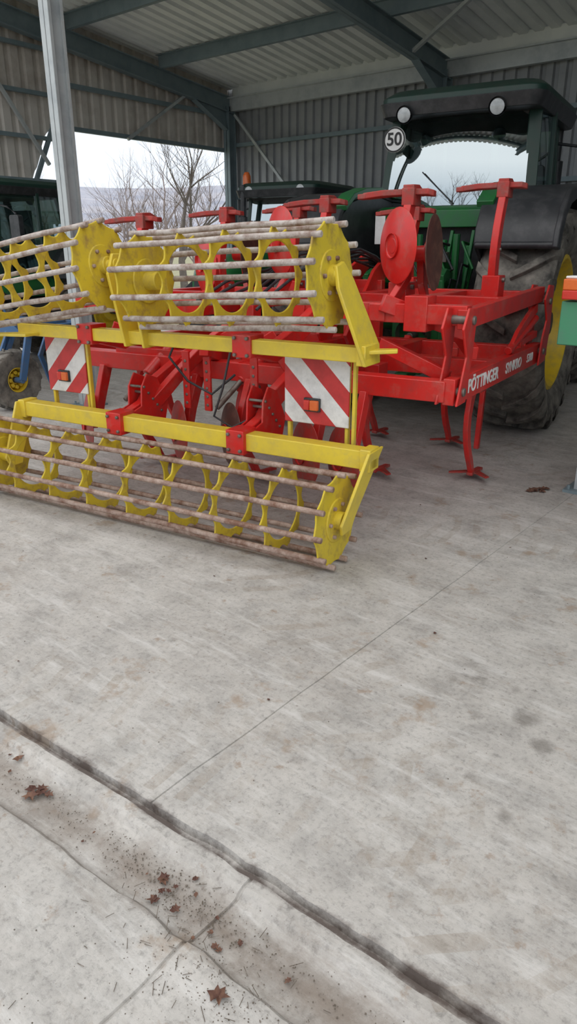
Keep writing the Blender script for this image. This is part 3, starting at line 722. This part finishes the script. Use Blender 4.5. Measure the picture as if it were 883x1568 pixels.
# ---------------------------------------------------------------- blue implement at left
b=Grp('cultivator_roller_frame',(-6.95,3.9,0),RZ)
tyre(b,0,0,.31,.315,.20,.12,1,14)
b.cyl('fork','blue',(-.16,0,.31),(.16,0,.31),.03)
b.beam('fork','blue',(.15,0,.31),(.15,.15,.78),.03,.08); b.beam('fork','blue',(-.15,0,.31),(-.15,.15,.78),.03,.08)
b.box('frame','blue',(-.7,.15,.80),(1.9,.08,.08)); b.box('frame','blue',(-.7,.9,.80),(1.9,.08,.08))
for x in (-1.6,-.9,-.1,.2): b.box('frame','blue',(x,.52,.80),(.08,.8,.08))
for x in (-1.4,-.9,-.35):
    b.sweep('tines','blue',[(x,.9,.78),(x,.7,.45),(x,.85,.05)],.03,.06); b.sweep('tines','blue',[(x+.2,.15,.78),(x+.2,-.05,.45),(x+.2,.1,.05)],.03,.06)
b.tube('fork','galv',[(.1,.1,.8),(.1,-.05,.95),(.1,-.1,1.1)],.015)
tyre(b,-1.6,0,.31,.315,.20,.12,-1,14); b.beam('fork','blue',(-1.45,0,.31),(-1.45,.15,.78),.03,.08)
b.cyl('fork','blue',(-1.75,0,.31),(-1.43,0,.31),.03)
b.finish(.004)

# ---------------------------------------------------------------- leaf litter
rnd=random.Random(9)
def fl(x,y):
    z=-.024 if .84<y<.99 else 0
    return y+gsh(x,y),z
def leaf(lf,x,y,s):
    bm=lf.bm('leaves','leaf')
    a=rnd.uniform(0,6.28); y,z=fl(x,y); z+=.003
    pts=[(0,-.55),(.16,-.32),(.40,-.22),(.26,-.02),(.42,.20),(.18,.22),(0,.60),(-.18,.24),(-.42,.16),(-.24,-.04),(-.38,-.26),(-.14,-.32)]
    c=bm.verts.new((x,y,z+s*.01)); vs=[]
    for (px,py) in pts:
        px*=s*rnd.uniform(.8,1.1); py*=s*rnd.uniform(.8,1.1)
        vs.append(bm.verts.new((x+px*math.cos(a)-py*math.sin(a),y+px*math.sin(a)+py*math.cos(a),z+s*rnd.uniform(0,.20))))
    for i in range(len(vs)): bm.faces.new((c,vs[i],vs[(i+1)%len(vs)]))
lp=Grp('leaf_pile')
for k in range(11): leaf(lp,-1.66+max(-.1,min(.06,rnd.gauss(0,.04))),4.74+max(-.1,min(.08,rnd.gauss(0,.04))),rnd.uniform(.04,.08))
lp.finish()
lf=Grp('leaf_litter')
for k in range(18): leaf(lf,rnd.uniform(-3.2,.6),rnd.gauss(.92,.04),rnd.uniform(.010,.022))
for (cx,cy,n,s) in ((-1.74,.93,5,.045),(-1.16,.90,9,.032),(-.95,.88,5,.026)):
    for k in range(n): leaf(lf,cx+rnd.gauss(0,.05),cy+rnd.gauss(0,.025),s*rnd.uniform(.5,1.2))
for (x,y,s) in ((-.62,.68,.065),(-.84,.76,.055),(-1.95,.98,.04)): leaf(lf,x,y,s)
for k in range(22): leaf(lf,rnd.uniform(-5,0),rnd.uniform(1.2,4.0),rnd.uniform(.008,.02))
def crumb(x,y,s):
    bm=lf.bm('crumbs','dirt'); y,z=fl(x,y)
    m=Matrix.Translation((x,y,z+s*.2))@Matrix.Rotation(rnd.uniform(0,6),4,'Z')@Matrix.Diagonal((s,s*rnd.uniform(.5,1),s*.6,1))
    bmesh.ops.create_icosphere(bm,subdivisions=1,radius=.6,matrix=m)
for k in range(700): crumb(rnd.uniform(-3.0,.4),rnd.gauss(.92,.035),rnd.uniform(.0015,.005))
for k in range(500): crumb(-1.15+rnd.gauss(0,.2),.91+rnd.gauss(0,.03),rnd.uniform(.0015,.005))
for k in range(500): crumb(-.80+rnd.gauss(0,.16),.76+rnd.gauss(0,.06),rnd.uniform(.001,.004))
for k in range(150): crumb(rnd.uniform(-1.5,-.4),rnd.uniform(.3,.7),rnd.uniform(.001,.004))
for k in range(300): crumb(rnd.uniform(-5,.2),rnd.uniform(1.2,4.3),rnd.uniform(.0015,.005))
for k in range(70):
    x=-.9+rnd.gauss(0,.2); y,z=fl(x,.78+rnd.gauss(0,.08)); a=rnd.uniform(0,3.1); L=rnd.uniform(.01,.035)
    lf.cyl('twigs','dirt',(x,y,z+.003),(x+L*math.cos(a),y+L*math.sin(a),z+.005),.0009,seg=4)
lf.finish()

# ---------------------------------------------------------------- world, camera
w=bpy.data.worlds.new('sky'); scene.world=w; w.use_nodes=True; nt=w.node_tree
bg=nt.nodes['Background']; tc=nt.nodes.new('ShaderNodeTexCoord'); sx=nt.nodes.new('ShaderNodeSeparateXYZ'); nt.links.new(tc.outputs['Generated'],sx.inputs[0])
rp=ramp(nt,sx.outputs[2],[(0.0,(.54,.59,.66)),(.18,(.60,.65,.71)),(.55,(1.0,1.0,.99)),(1.0,(1.0,1.0,.99))])
nt.links.new(rp.outputs[0],bg.inputs[0]); bg.inputs[1].default_value=1.8
cd=bpy.data.cameras.new('camera'); cam=bpy.data.objects.new('camera',cd); scene.collection.objects.link(cam)
cd.sensor_fit='VERTICAL'; cd.sensor_height=36; cd.lens=36*1085/1568; cd.clip_start=.05; cd.clip_end=1000
cam.location=(0,0,1.6); cam.rotation_euler=(math.radians(90-20.45),0,math.radians(39.5))
scene.camera=cam
